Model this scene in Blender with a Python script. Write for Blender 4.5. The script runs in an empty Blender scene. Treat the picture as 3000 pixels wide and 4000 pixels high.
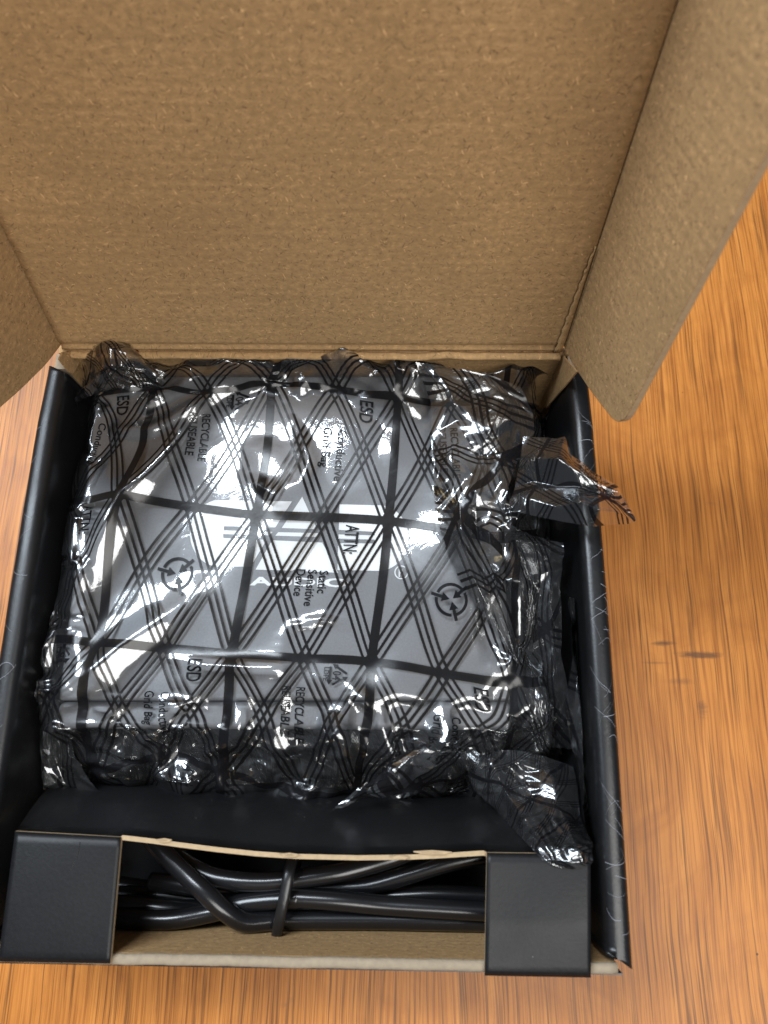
import bpy, bmesh, math, random
import numpy as np
from mathutils import Vector, Matrix, Euler
R = math.radians
scn = bpy.context.scene
COL = scn.collection

# ------------------------------------------------------------------ camera, light, exposure
H = 0.062                      # height of the box (table at z = 0)
F = 2750.0                     # focal length in pixels of the 3000 x 4000 photograph
CAMPOS = Vector((0.03127, -0.13076, H + 0.24))
CAMROT = (Matrix.Rotation(0.27633, 3, 'X') @ Matrix.Rotation(0.01844, 3, 'Y') @ Matrix.Rotation(0.00708, 3, 'Z'))
cd = bpy.data.cameras.new('camera'); cam = bpy.data.objects.new('camera', cd); COL.objects.link(cam)
cam.matrix_world = Matrix.Translation(CAMPOS) @ CAMROT.to_4x4()
cd.sensor_fit = 'HORIZONTAL'; cd.sensor_width = 36.0; cd.lens = 36.0 * F / 3000.0
cd.clip_start = 0.01; cd.clip_end = 50
cd.dof.use_dof = True; cd.dof.focus_distance = 0.272; cd.dof.aperture_fstop = 16.0
scn.camera = cam

w = bpy.data.worlds.new('World'); scn.world = w; w.use_nodes = True
w.node_tree.nodes['Background'].inputs[0].default_value = (0.80, 0.88, 1.0, 1)
w.node_tree.nodes['Background'].inputs[1].default_value = 0.12

def area(name, loc, target, sx, sy, power, color):
    l = bpy.data.lights.new(name, 'AREA'); l.shape = 'RECTANGLE'; l.size = sx; l.size_y = sy
    l.energy = power; l.color = color
    o = bpy.data.objects.new(name, l); COL.objects.link(o); o.location = loc
    o.rotation_euler = (Vector(target) - Vector(loc)).to_track_quat('-Z', 'Y').to_euler()
    return o
area('window_light', (-0.66, 0.36, 1.15), (0, -0.1, 0), 0.58, 0.55, 21.0, (0.80, 0.90, 1.0))
area('lamp_light', (-0.27, 0.50, 1.32), (0, -0.1, 0), 0.30, 0.20, 9.0, (0.84, 0.92, 1.0))
area('ceiling_light', (0.45, -0.70, 1.45), (0, -0.05, 0.05), 0.9, 0.8, 21.0, (1.0, 0.98, 0.95))

vs = scn.view_settings
vs.view_transform = 'Standard'; vs.look = 'None'; vs.gamma = 1; vs.exposure = 0.0; vs.use_curve_mapping = False
scn.cycles.transparent_max_bounces = 32
scn.cycles.max_bounces = 10
scn.cycles.use_denoising = True
scn.cycles.sample_clamp_indirect = 6

# ------------------------------------------------------------------ helpers
def ray(px, py):
    return CAMROT @ Vector(((px - 1500) / F, -(py - 2000) / F, -1.0))
def P(px, py, z):                                  # pixel direction met with the level z
    d = ray(px, py); t = (z - CAMPOS.z) / d.z
    return CAMPOS + d * t
def Pn(px, py, z):                                 # the same for arrays
    px, py, z = np.broadcast_arrays(np.asarray(px, float), np.asarray(py, float), np.asarray(z, float))
    Rm = np.array(CAMROT); d = np.stack([(px - 1500) / F, -(py - 2000) / F, -np.ones_like(px)], -1) @ Rm.T
    C = np.array(CAMPOS); t = (z - C[2]) / d[..., 2]
    return C + d * t[..., None]
def toPix(p):
    q = (np.asarray(p) - np.array(CAMPOS)) @ np.array(CAMROT)
    return 1500 + F * q[..., 0] / -q[..., 2], 2000 - F * q[..., 1] / -q[..., 2]

def link(name, me, mat=None, parent=None, smooth=False):
    o = bpy.data.objects.new(name, me); COL.objects.link(o)
    if mat: me.materials.append(mat)
    if parent: o.parent = parent
    if smooth:
        me.polygons.foreach_set('use_smooth', [True] * len(me.polygons))
    return o
def tag(o, label=None, cat=None, group=None, kind=None):
    if label: o['label'] = label
    if cat: o['category'] = cat
    if group: o['group'] = group
    if kind: o['kind'] = kind
    return o
def empty(name, loc=(0, 0, 0)):
    o = bpy.data.objects.new(name, None); COL.objects.link(o); o.empty_display_size = 0.02
    return o
def mesh_py(name, verts, faces, uvs=None):
    me = bpy.data.meshes.new(name); me.from_pydata([tuple(v) for v in verts], [], faces); me.update()
    if uvs is not None:
        ul = me.uv_layers.new(name='UVMap')
        for lp in me.loops: ul.data[lp.index].uv = uvs[lp.vertex_index]
    return me
def slab(name, poly, nrm, th, mat, parent=None, uaxis=None, bevel=0.0, edge_mat=None, res=None):
    """A board: polygon of 3-D points (inner face), thickness th away from nrm; metre UVs on uaxis."""
    nrm = Vector(nrm).normalized(); n = len(poly)
    poly = [Vector(p) for p in poly]
    if uaxis is None: uaxis = (poly[1] - poly[0])
    ua = Vector(uaxis); ua = (ua - nrm * ua.dot(nrm)).normalized(); va = nrm.cross(ua)
    bm = bmesh.new()
    a = [bm.verts.new(p) for p in poly]; b = [bm.verts.new(p - nrm * th) for p in poly]
    f0 = bm.faces.new(a); f1 = bm.faces.new(b[::-1])
    sides = [bm.faces.new((a[i], b[i], b[(i + 1) % n], a[(i + 1) % n])) for i in range(n)]
    for f in sides: f.material_index = 1 if edge_mat else 0
    bmesh.ops.recalc_face_normals(bm, faces=bm.faces)
    if bevel > 0:
        eds = [e for e in bm.edges if (e.verts[0] in a) == (e.verts[1] in a)]
        bmesh.ops.bevel(bm, geom=eds, offset=bevel, segments=2, affect='EDGES', profile=0.5)
    ul = bm.loops.layers.uv.new('UVMap')
    for f in bm.faces:
        for lp in f.loops: lp[ul].uv = (lp.vert.co.dot(ua), lp.vert.co.dot(va))
    me = bpy.data.meshes.new(name); bm.to_mesh(me); bm.free()
    o = link(name, me, mat, parent)
    if edge_mat: me.materials.append(edge_mat)
    return o
def rounded(poly, radii, seg=6):
    """2-D polygon with rounded corners."""
    out = []; n = len(poly)
    for i in range(n):
        p = Vector(poly[i]); a = Vector(poly[i - 1]); b = Vector(poly[(i + 1) % n]); r = radii[i]
        if r <= 0: out.append(tuple(p)); continue
        da = (a - p).normalized(); db = (b - p).normalized()
        for k in range(seg + 1):
            t = k / seg
            q = (p + da * r) * (1 - t) ** 2 + p * 2 * t * (1 - t) + (p + db * r) * t ** 2
            out.append(tuple(q))
    return out
def tube(name, pts, rad, mat, parent=None, sub=8, ns=16, flat=1.0):
    pts = np.array([tuple(p) for p in pts]); q = catmull(pts, sub)
    T = np.gradient(q, axis=0); T /= np.linalg.norm(T, axis=1)[:, None]
    up = np.array([0, 0, 1.0]); S = np.cross(T, up); S /= np.linalg.norm(S, axis=1)[:, None]; N = np.cross(S, T)
    V = []; Fc = []
    for i in range(len(q)):
        for k in range(ns):
            a = 2 * math.pi * k / ns
            V.append(q[i] + rad * (math.cos(a) * S[i] + flat * math.sin(a) * N[i]))
    for i in range(len(q) - 1):
        for k in range(ns):
            k2 = (k + 1) % ns
            Fc.append((i * ns + k, i * ns + k2, (i + 1) * ns + k2, (i + 1) * ns + k))
    Fc.append(tuple(range(ns))[::-1]); Fc.append(tuple((len(q) - 1) * ns + k for k in range(ns)))
    return link(name, mesh_py(name, V, Fc), mat, parent, smooth=True)
def catmull(p, sub):
    p = np.asarray(p, float); n = len(p)
    e = np.vstack([2 * p[0] - p[1], p, 2 * p[-1] - p[-2]]); out = []
    for i in range(n - 1):
        p0, p1, p2, p3 = e[i], e[i + 1], e[i + 2], e[i + 3]
        for k in range(sub):
            t = k / sub
            out.append(0.5 * (2 * p1 + (p2 - p0) * t + (2 * p0 - 5 * p1 + 4 * p2 - p3) * t * t + (3 * p1 - p0 - 3 * p2 + p3) * t ** 3))
    out.append(p[-1]); return np.array(out)

# ------------------------------------------------------------------ materials
class NT:
    def __init__(s, name):
        s.m = bpy.data.materials.new(name); s.m.use_nodes = True; s.t = s.m.node_tree
        s.t.nodes.clear(); s.out = s.t.nodes.new('ShaderNodeOutputMaterial')
    def n(s, ty, **kw):
        nd = s.t.nodes.new(ty)
        for k, v in kw.items():
            if k == 'i':
                for kk, vv in v.items():
                    sk = nd.inputs[kk]
                    if isinstance(vv, bpy.types.NodeSocket): s.t.links.new(vv, sk)
                    else: sk.default_value = vv
            else: setattr(nd, k, v)
        return nd
    def math(s, op, a, b=None, c=None, clamp=False):
        i = {0: a}
        if b is not None: i[1] = b
        if c is not None: i[2] = c
        return s.n('ShaderNodeMath', operation=op, use_clamp=clamp, i=i).outputs[0]
    def ramp(s, fac, stops, interp='LINEAR'):
        r = s.n('ShaderNodeValToRGB', i={0: fac}); r.color_ramp.interpolation = interp
        el = r.color_ramp.elements
        while len(el) < len(stops): el.new(0.5)
        for e, (p, c) in zip(el, stops): e.position = p; e.color = (*c, 1) if len(c) == 3 else c
        return r.outputs[0]
    def mix(s, fac, a, b, mode='MIX'):
        nd = s.n('ShaderNodeMix', data_type='RGBA', blend_type=mode, i={0: fac, 6: a, 7: b}); return nd.outputs[2]
    def noise(s, vec, scale, detail=2.0, rough=0.5, dist=0.0):
        return s.n('ShaderNodeTexNoise', i={'Vector': vec, 'Scale': scale, 'Detail': detail, 'Roughness': rough, 'Distortion': dist}).outputs[0]
    def mapping(s, vec, scale=(1, 1, 1), rot=(0, 0, 0), loc=(0, 0, 0)):
        return s.n('ShaderNodeMapping', i={0: vec, 1: loc, 2: rot, 3: scale}).outputs[0]
    def bump(s, h, strength, dist):
        return s.n('ShaderNodeBump', i={'Height': h, 'Strength': strength, 'Distance': dist}).outputs[0]
    def bsdf(s, **kw):
        b = s.n('ShaderNodeBsdfPrincipled', i=kw); return b.outputs[0]
    def done(s, sh):
        s.t.links.new(sh, s.out.inputs[0]); return s.m

def m_kraft(name, base=(0.46, 0.285, 0.130), corr=1.0):
    t = NT(name); uv = t.n('ShaderNodeTexCoord').outputs['UV']
    big = t.noise(uv, 28, 3); band = t.noise(t.mapping(uv, (9, 330, 1)), 1, 4, 0.65)
    mott = t.noise(t.mapping(uv, (420, 620, 1)), 1, 4, 0.7)
    c = t.ramp(big, [(0.3, tuple(x * 0.88 for x in base)), (0.7, tuple(x * 1.08 for x in base))])
    c = t.mix(t.ramp(band, [(0.35, (0.42 * corr,) * 3), (0.62, (0, 0, 0))]), c, tuple(x * 0.72 for x in base) + (1,))
    c = t.mix(t.ramp(mott, [(0.34, (0.75,) * 3), (0.60, (0, 0, 0))]), c, tuple(x * 0.62 for x in base) + (1,))
    c = t.mix(t.ramp(mott, [(0.58, (0, 0, 0)), (0.78, (0.6,) * 3)]), c, tuple(min(1, x * 1.45) for x in base) + (1,))
    for k, (ang, th, col) in enumerate([(0.35, 0.67, 0.33), (0.95, 0.68, 0.36), (1.9, 0.67, 0.33), (2.6, 0.68, 0.36), (-0.4, 0.70, 1.8), (1.3, 0.70, 1.7)]):
        f = t.noise(t.mapping(t.mapping(uv, (1, 1, 1), (0, 0, ang)), (1700, 330, 1), (0, 0, 0), (k * 3.1, k * 1.7, 0)), 1, 1)
        mk = t.ramp(f, [(th, (0, 0, 0)), (th + 0.05, (0.7,) * 3)])
        c = t.mix(mk, c, (min(1, base[0] * col), min(1, base[1] * col), min(1, base[2] * col), 1))
    sp = t.n('ShaderNodeTexVoronoi', i={'Vector': uv, 'Scale': 75.0, 'Randomness': 1.0})
    spk = t.math('LESS_THAN', sp.outputs['Distance'], 0.045)
    rnd = t.math('GREATER_THAN', t.n('ShaderNodeSeparateColor', i={0: sp.outputs['Color']}).outputs[0], 0.93)
    c = t.mix(t.math('MULTIPLY', t.math('MULTIPLY', spk, rnd), 0.75), c, (0.06, 0.035, 0.02, 1))
    v = t.n('ShaderNodeSeparateXYZ', i={0: uv}).outputs[1]
    wob = t.math('MULTIPLY', t.noise(t.mapping(uv, (25, 300, 1)), 1, 2), 2.4)
    wave = t.math('SINE', t.math('ADD', t.math('MULTIPLY', v, 2 * math.pi / 0.0034), wob))
    wave = t.math('MULTIPLY', wave, t.math('SUBTRACT', t.noise(uv, 35, 1), 0.25, clamp=True))
    h = t.math('ADD', t.math('MULTIPLY', wave, 0.24 * corr), t.math('ADD', t.math('MULTIPLY', mott, 0.30), t.math('MULTIPLY', big, 0.6)))
    return t.done(t.bsdf(**{'Base Color': c, 'Roughness': 0.82, 'Specular IOR Level': 0.25, 'Normal': t.bump(h, 0.55, 0.00035)}))
def m_blackcard(name, base=(0.006, 0.0062, 0.007), rough=0.36, scr=1.0, spec=0.45):
    t = NT(name); tc = t.n('ShaderNodeTexCoord').outputs['Object']
    n1 = t.noise(tc, 900, 3, 0.6); n2 = t.noise(tc, 45, 3)
    c = t.ramp(n1, [(0.3, tuple(x * 0.8 for x in base)), (0.7, tuple(x * 1.25 for x in base))])
    sp = t.n('ShaderNodeTexVoronoi', i={'Vector': tc, 'Scale': 230.0})
    d = t.math('LESS_THAN', sp.outputs['Distance'], 0.04)
    rn = t.math('GREATER_THAN', t.n('ShaderNodeSeparateColor', i={0: sp.outputs['Color']}).outputs[1], 0.86)
    c = t.mix(t.math('MULTIPLY', t.math('MULTIPLY', d, rn), 0.55), c, (0.35, 0.35, 0.36, 1))
    # fine rub marks: thin long scratches
    sc = None
    for k, (a, th) in enumerate([(0.9, 0.735), (1.15, 0.74), (-0.35, 0.74), (-0.8, 0.745)]):
        f = t.noise(t.mapping(tc, (1500, 30, 500), (0, 0, a), (k * 5.3, k * 2.2, 0)), 1, 1, 0.5, 0.4)
        mk = t.ramp(f, [(th, (0, 0, 0)), (th + 0.02, (1, 1, 1))])
        sc = mk if sc is None else t.mix(1.0, sc, mk, 'ADD')
    c = t.mix(t.math('MULTIPLY', sc, 0.0 * scr), c, (0.30, 0.31, 0.34, 1))
    r = t.math('ADD', t.math('MULTIPLY', n2, 0.22), rough - 0.11)
    return t.done(t.bsdf(**{'Base Color': c, 'Roughness': r, 'Specular IOR Level': spec, 'Normal': t.bump(t.math('ADD', n1, t.math('MULTIPLY', n2, 2.0)), 0.25, 0.0002)}))
def m_wood():
    t = NT('varnished_wood'); tc = t.n('ShaderNodeTexCoord').outputs['Object']
    wv = t.noise(tc, 14, 2); off = t.n('ShaderNodeVectorMath', operation='SCALE', i={0: t.n('ShaderNodeTexNoise', i={'Vector': tc, 'Scale': 12.0, 'Detail': 2.0}).outputs[1], 'Scale': 0.005}).outputs[0]
    p = t.n('ShaderNodeVectorMath', operation='ADD', i={0: tc, 1: off}).outputs[0]
    streak = t.noise(t.mapping(p, (150, 4, 1)), 1, 5, 0.7)
    fine = t.noise(t.mapping(p, (900, 13, 1)), 1, 3, 0.7)
    pore = t.noise(t.mapping(p, (1100, 15, 1)), 1, 3, 0.6)
    fig = t.noise(t.mapping(p, (30, 24, 1)), 1, 4, 0.6, 1.4)
    c = t.ramp(streak, [(0.30, (0.40, 0.145, 0.027)), (0.5, (0.49, 0.185, 0.037)), (0.70, (0.57, 0.228, 0.050))])
    c = t.mix(t.ramp(fig, [(0.48, (0, 0, 0)), (0.72, (0.45,) * 3)]), c, (0.30, 0.095, 0.018, 1))
    c = t.mix(t.ramp(fine, [(0.36, (0.8,) * 3), (0.54, (0, 0, 0))]), c, (0.27, 0.086, 0.018, 1))
    c = t.mix(t.ramp(pore, [(0.35, (0.8,) * 3), (0.48, (0, 0, 0))]), c, (0.13, 0.048, 0.013, 1))
    # a few smudges and dents
    st = t.noise(t.mapping(tc, (30, 75, 1), (0, 0, 0.15), (3.3, 1.2, 0)), 1, 3, 0.6, 0.6)
    c = t.mix(t.ramp(st, [(0.70, (0, 0, 0)), (0.80, (0.55,) * 3)]), c, (0.16, 0.075, 0.035, 1))
    wn = t.math('MULTIPLY', t.math('SUBTRACT', t.noise(t.mapping(tc, (60, 260, 1)), 1, 3, 0.7), 0.5), 2.2)
    for px_, py_, rx, ry, an, k in [(2590, 2512, .0055, .0012, .1, .75), (2735, 2558, .0110, .0016, .16, .8), (2560, 2590, .0090, .0008, .05, .5), (2742, 2762, .0024, .0042, 0, .55), (2660, 2660, .0060, .0016, .3, .4)]:
        q = P(px_, py_, 0)
        vec = t.mapping(t.n('ShaderNodeVectorMath', operation='SUBTRACT', i={0: tc, 1: tuple(q)}).outputs[0], (1 / rx, 1 / ry, 0), (0, 0, 0))
        vec = t.n('ShaderNodeVectorRotate', rotation_type='Z_AXIS', i={0: vec, 3: an}).outputs[0]
        dl = t.n('ShaderNodeVectorMath', operation='LENGTH', i={0: vec}).outputs[1]
        mk = t.ramp(t.math('ADD', dl, wn), [(0.2, (k,) * 3), (1.0, (0, 0, 0))])
        c = t.mix(mk, c, (0.10, 0.045, 0.022, 1))
    sp = t.n('ShaderNodeTexVoronoi', i={'Vector': tc, 'Scale': 70.0})
    mk = t.math('MULTIPLY', t.math('LESS_THAN', sp.outputs['Distance'], 0.035), t.math('GREATER_THAN', t.n('ShaderNodeSeparateColor', i={0: sp.outputs['Color']}).outputs[1], 0.8))
    c = t.mix(t.math('MULTIPLY', mk, 0.8), c, (0.05, 0.02, 0.01, 1))
    r = t.math('ADD', 0.34, t.math('MULTIPLY', fine, 0.16))
    return t.done(t.bsdf(**{'Base Color': c, 'Roughness': r, 'Specular IOR Level': 0.28, 'Coat Weight': 0.0, 'Coat Roughness': 0.15,
                            'Normal': t.bump(t.math('ADD', pore, fine), 0.18, 0.0003)}))
def m_plain(name, col, rough=0.5, metal=0.0, spec=0.5, bump=None, emis=None):
    t = NT(name); kw = {'Base Color': (*col, 1), 'Roughness': rough, 'Metallic': metal, 'Specular IOR Level': spec}
    if bump:
        tc = t.n('ShaderNodeTexCoord').outputs['Object']; nz = t.noise(tc, bump[0], 3, 0.6)
        kw['Normal'] = t.bump(nz, bump[1], bump[2])
        kw['Base Color'] = t.ramp(t.noise(tc, bump[0] * 0.7, 3), [(0.3, tuple(x * 0.9 for x in col)), (0.7, tuple(min(1, x * 1.1) for x in col))])
    return t.done(t.bsdf(**kw))
def m_film():
    t = NT('printed_film'); uv = t.n('ShaderNodeUVMap').outputs[0]
    xyz = t.n('ShaderNodeSeparateXYZ', i={0: uv}); u, v = xyz.outputs[0], xyz.outputs[1]
    jit = t.math('MULTIPLY', t.math('SUBTRACT', t.noise(uv, 120, 1), 0.5), 0.006)
    def fr(x, p): return t.math('ABSOLUTE', t.math('SUBTRACT', t.math('FRACT', t.math('ADD', t.math('DIVIDE', x, p), 0.5)), 0.5))
    thick = t.math('MINIMUM', fr(u, 1.0), fr(v, 1.0))
    thick = t.math('LESS_THAN', t.math('ADD', thick, jit), 0.033)
    msk = thick
    for sgn in (-0.5, 0.5):
        d = t.math('MULTIPLY', fr(t.math('MULTIPLY_ADD', v, sgn, u), 0.5), 0.5)
        d = t.math('MINIMUM', d, t.math('ABSOLUTE', t.math('SUBTRACT', d, 0.052)))
        msk = t.math('MAXIMUM', msk, t.math('LESS_THAN', t.math('ADD', d, jit), 0.0105))
    # micro creases of the handled film
    cr = t.noise(t.mapping(uv, (5, 5, 1)), 1, 6, 0.62, 1.2)
    fold = t.n('ShaderNodeTexVoronoi', feature='DISTANCE_TO_EDGE', i={'Vector': t.n('ShaderNodeVectorMath', operation='ADD', i={0: uv, 1: t.n('ShaderNodeTexNoise', i={'Vector': uv, 'Scale': 2.0, 'Detail': 2.0}).outputs[1]}).outputs[0], 'Scale': 3.2}).outputs[0]
    fold = t.math('MINIMUM', fold, 0.08)
    hgt = t.math('ADD', t.math('MULTIPLY', cr, 0.6), t.math('MULTIPLY', fold, 1.2))
    nb = t.bump(hgt, 0.022, 0.004)
    fres = t.n('ShaderNodeFresnel', i={'IOR': 1.5, 'Normal': nb}).outputs[0]
    fac = t.math('MULTIPLY_ADD', fres, 1.9, 0.035, clamp=True)
    gl = t.n('ShaderNodeBsdfGlossy', i={'Color': (0.96, 0.98, 1, 1), 'Roughness': 0.045, 'Normal': nb}).outputs[0]
    gl2 = t.n('ShaderNodeBsdfGlossy', i={'Color': (0.96, 0.98, 1, 1), 'Roughness': 0.24, 'Normal': nb}).outputs[0]
    gl = t.n('ShaderNodeMixShader', i={0: 0.20, 1: gl, 2: gl2}).outputs[0]
    tr = t.n('ShaderNodeBsdfTransparent', i={0: (0.90, 0.90, 0.895, 1)}).outputs[0]
    haze = t.n('ShaderNodeBsdfDiffuse', i={0: (0.75, 0.77, 0.8, 1)}).outputs[0]
    clear = t.n('ShaderNodeMixShader', i={0: 0.015, 1: tr, 2: haze}).outputs[0]
    clear = t.n('ShaderNodeMixShader', i={0: fac, 1: clear, 2: gl}).outputs[0]
    ink = t.bsdf(**{'Base Color': (0.006, 0.006, 0.007, 1), 'Roughness': 0.22, 'Specular IOR Level': 0.35, 'Normal': nb})
    ink = t.n('ShaderNodeMixShader', i={0: 0.93, 1: t.n('ShaderNodeBsdfTransparent', i={0: (0.8, 0.55, 0.25, 1)}).outputs[0], 2: ink}).outputs[0]
    return t.done(t.n('ShaderNodeMixShader', i={0: msk, 1: clear, 2: ink}).outputs[0])

KRAFT = m_kraft('kraft_cardboard'); KRAFTP = m_kraft('kraft_plain', corr=0.25)
CUT = m_plain('cut_board_edge', (0.40, 0.29, 0.17), 0.9, bump=(900, 0.5, 0.0003))
PALE = m_plain('worn_board_edge', (0.27, 0.215, 0.15), 0.9, bump=(700, 0.5, 0.0004))
BLACK = m_blackcard('black_printed_board'); BLACKIN = m_blackcard('black_card', (0.0065, 0.0065, 0.0072), 0.46, 0.0, 0.28)
WOOD = m_wood()
CABLE = m_plain('black_pvc', (0.008, 0.008, 0.009), 0.24, spec=0.55, bump=(1800, 0.10, 0.0001))
TIE = m_plain('black_tie', (0.010, 0.010, 0.011), 0.33, bump=(500, 0.3, 0.0003))
FILM = m_film()
INK = m_plain('black_ink', (0.005, 0.005, 0.006), 0.25, spec=0.2)
SILVER = m_plain('silver_paint', (0.185, 0.187, 0.197), 0.48, 0.25, 0.5, bump=(2200, 0.35, 0.00015))
SEAM = m_plain('seam_shadow', (0.10, 0.10, 0.11), 0.5)
WHITE = m_plain('white_print', (0.82, 0.84, 0.86), 0.5)
#BUILD
# ------------------------------------------------------------------ table
bm = bmesh.new()
bmesh.ops.create_grid(bm, x_segments=1, y_segments=1, size=1.0)
for v in bm.verts: v.co = Vector((v.co.x * 0.9, v.co.y * 0.75, 0))
me = bpy.data.meshes.new('table_top'); bm.to_mesh(me); bm.free()
tag(link('table_top', me, WOOD), 'varnished orange brown wooden table top with straight grain', 'table', kind='structure')

# ------------------------------------------------------------------ cardboard box
box = tag(empty('cardboard_box'), 'open black cardboard mailer box with brown inside and raised lid', 'box')
def PX(px, py, x):
    d = ray(px, py); return CAMPOS + d * ((x - CAMPOS.x) / d.x)
def quad3(a, b, c, d): return [a, b, c, d]
T = 0.0028
slab('floor_panel', [(-.1, -.2, .003), (.1, -.2, .003), (.1, .001, .003), (-.1, .001, .003)], (0, 0, 1), .0025, BLACKIN, box, (1, 0, 0))
slab('back_wall', [(-.099, .0002, .0035), (.0985, .0002, .0035), (.0985, .0002, H - .0012), (-.099, .0002, H - .0012)], (0, -1, 0), T, KRAFT, box, (1, 0, 0))
slab('front_wall', [(.0985, -.2024, .0035), (-.0985, -.2024, .0035), (-.0985, -.2024, H - .0015), (.0985, -.2024, H - .0015)], (0, 1, 0), T, KRAFT, box, (1, 0, 0), edge_mat=PALE, bevel=.0006)
slab('front_cover', [(.1, -.20555, .0), (-.1, -.20555, .0), (-.1, -.20555, H - .0025), (.1, -.20555, H - .0025)], (0, 1, 0), .0005, BLACK, box, (1, 0, 0))
def bead(name, x0, x1, y, z, ry, rz, mat, seed, n=90, ns=10, wob=.0003):
    rnd = np.random.RandomState(seed); V = []; Fc = []; UV = []
    nz = np.convolve(rnd.randn(n + 20, 2).ravel(), np.ones(9) / 9, 'same').reshape(-1, 2)
    for i in range(n):
        x = x0 + (x1 - x0) * i / (n - 1)
        for k in range(ns):
            a = 2 * math.pi * k / ns
            V.append((x, y + ry * math.cos(a) + nz[i, 0] * wob, z + rz * math.sin(a) + nz[i, 1] * wob)); UV.append((x, k * .0006))
    for i in range(n - 1):
        for k in range(ns):
            Fc.append((i * ns + k, (i + 1) * ns + k, (i + 1) * ns + (k + 1) % ns, i * ns + (k + 1) % ns))
    Fc.append(tuple(range(ns))); Fc.append(tuple((n - 1) * ns + k for k in range(ns))[::-1])
    return link(name, mesh_py(name, V, Fc, UV), mat, box, smooth=True)
bead('front_fold', -.0985, .0982, -.2039, H - .0016, .0016, .0012, PALE, 3)
bead('hinge_fold', -.0955, .0925, -.0008, H - .0010, .0016, .0011, KRAFTP, 5)

def side_wall(sg):
    """Double side wall rolled over at the top; profile swept along Y, with small waves of the board."""
    xo, xi = .1031, .0948
    prof = [(xo, .0005)] + [(xo, z) for z in np.linspace(.01, H - .0045, 5)]
    for a in np.linspace(0, math.pi, 19)[1:-1]:
        prof.append(((xo + xi) / 2 + (xo - xi) / 2 * math.copysign(abs(math.cos(a)) ** .8, math.cos(a)), H - .0045 + .0050 * math.sin(a) ** 0.7))
    prof += [(xi, z) for z in np.linspace(H - .0045, .0036, 7)]
    y0, y1 = (-.0045, -.2045); n = 60; m = len(prof); rnd = np.random.RandomState(4 + sg)
    nz = np.convolve(rnd.randn(n), np.ones(13) / 13, 'same')
    V = []; Fc = []
    for i in range(n):
        t = i / (n - 1); y = y0 + (y1 - y0) * t
        bul = .0008 * math.sin(math.pi * t) + .0002 * nz[i]
        for k, (x, z) in enumerate(prof):
            yy = y
            if i == n - 1: yy = y + (.006 * (xo - x) / (xo - xi) if x < xo else 0)
            if i == 0: yy = y - (.004 * (xo - x) / (xo - xi))
            fade = min(1, max(0, (i - 1) / 6))
            V.append((sg * (x + bul * (z / H) * (0.4 + .6 * fade)), yy, z - (.0012 * (1 - fade) if z > H - .006 else 0) + .00012 * nz[(i + 7) % n] * (z > H - .005)))
    for i in range(n - 1):
        for k in range(m - 1): Fc.append((i * m + k, (i + 1) * m + k, (i + 1) * m + k + 1, i * m + k + 1))
    Fc.append(tuple(range(m))); Fc.append(tuple((n - 1) * m + k for k in range(m))[::-1])
    me = mesh_py('side_wall', V, Fc); bm = bmesh.new(); bm.from_mesh(me); bmesh.ops.recalc_face_normals(bm, faces=bm.faces); bm.to_mesh(me); bm.free()
    return link('side_wall', me, BLACK, box, smooth=True)
side_wall(1); side_wall(-1)
slab('corner_gusset', [PX(*p, .0936) for p in [(2196, 1387), (2252, 1452), (2133, 1593), (2050, 1600), (2035, 1470)]], (-1, 0, 0), .0006, KRAFTP, box, (0, 1, 0))
slab('corner_gusset', [PX(*p, -.0936) for p in [(245, 1375), (330, 1377), (300, 1440), (285, 1462), (270, 1452), (232, 1404)]], (1, 0, 0), .0006, KRAFTP, box, (0, 1, 0))

for sg in (-1, 1):
    slab('corner_post', [(sg * .0956, .0, .0036), (sg * .0956, -.0075, .0036), (sg * .0956, -.0062, H - .0020), (sg * .0956, .0, H - .0020)][::sg], (-sg, 0, 0), .0045, KRAFTP, box, (0, 1, 0), edge_mat=PALE)
# rubbed scratches in the black print of the side walls
def scratches(sg, n, seed):
    rnd = np.random.RandomState(seed); V = []; Fc = []
    for _ in range(n):
        y = -.02 - .178 * rnd.rand(); a0 = R(rnd.uniform(60, 150)); a1 = a0 - R(rnd.uniform(40, 110)); ln = rnd.uniform(-.010, .010); bow = rnd.uniform(-.002, .002); wd = rnd.uniform(.00003, .00007)
        b0 = len(V)
        for i in range(13):
            t = i / 12; a = a0 + (a1 - a0) * t; cx = .09895; yy = y + ln * t + bow * math.sin(t * 3.1)
            ff = (yy + .0045) / -.2; bul = .0008 * math.sin(math.pi * min(1, max(0, ff)))
            if a > 0:
                x = cx + .0043 * math.copysign(abs(math.cos(a)) ** .8, math.cos(a)); z = H - .0045 + .00512 * abs(math.sin(a)) ** .7
            else:
                x = .1033; z = H - .0045 + .006 * a
            for d in (-1, 1): V.append((sg * (x + bul), yy + d * wd * (1 if abs(ln) < .004 else .8), z + d * wd * .3))
        for i in range(12): Fc.append((b0 + 2 * i, b0 + 2 * i + 1, b0 + 2 * i + 3, b0 + 2 * i + 2))
    o = link('scratch_marks', mesh_py('scratch_marks', V, Fc), m_plain('scratch_pale', (.30, .31, .34), .7), box); o['kind'] = 'stuff'
scratches(1, 46, 2); scratches(-1, 12, 3)

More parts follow.
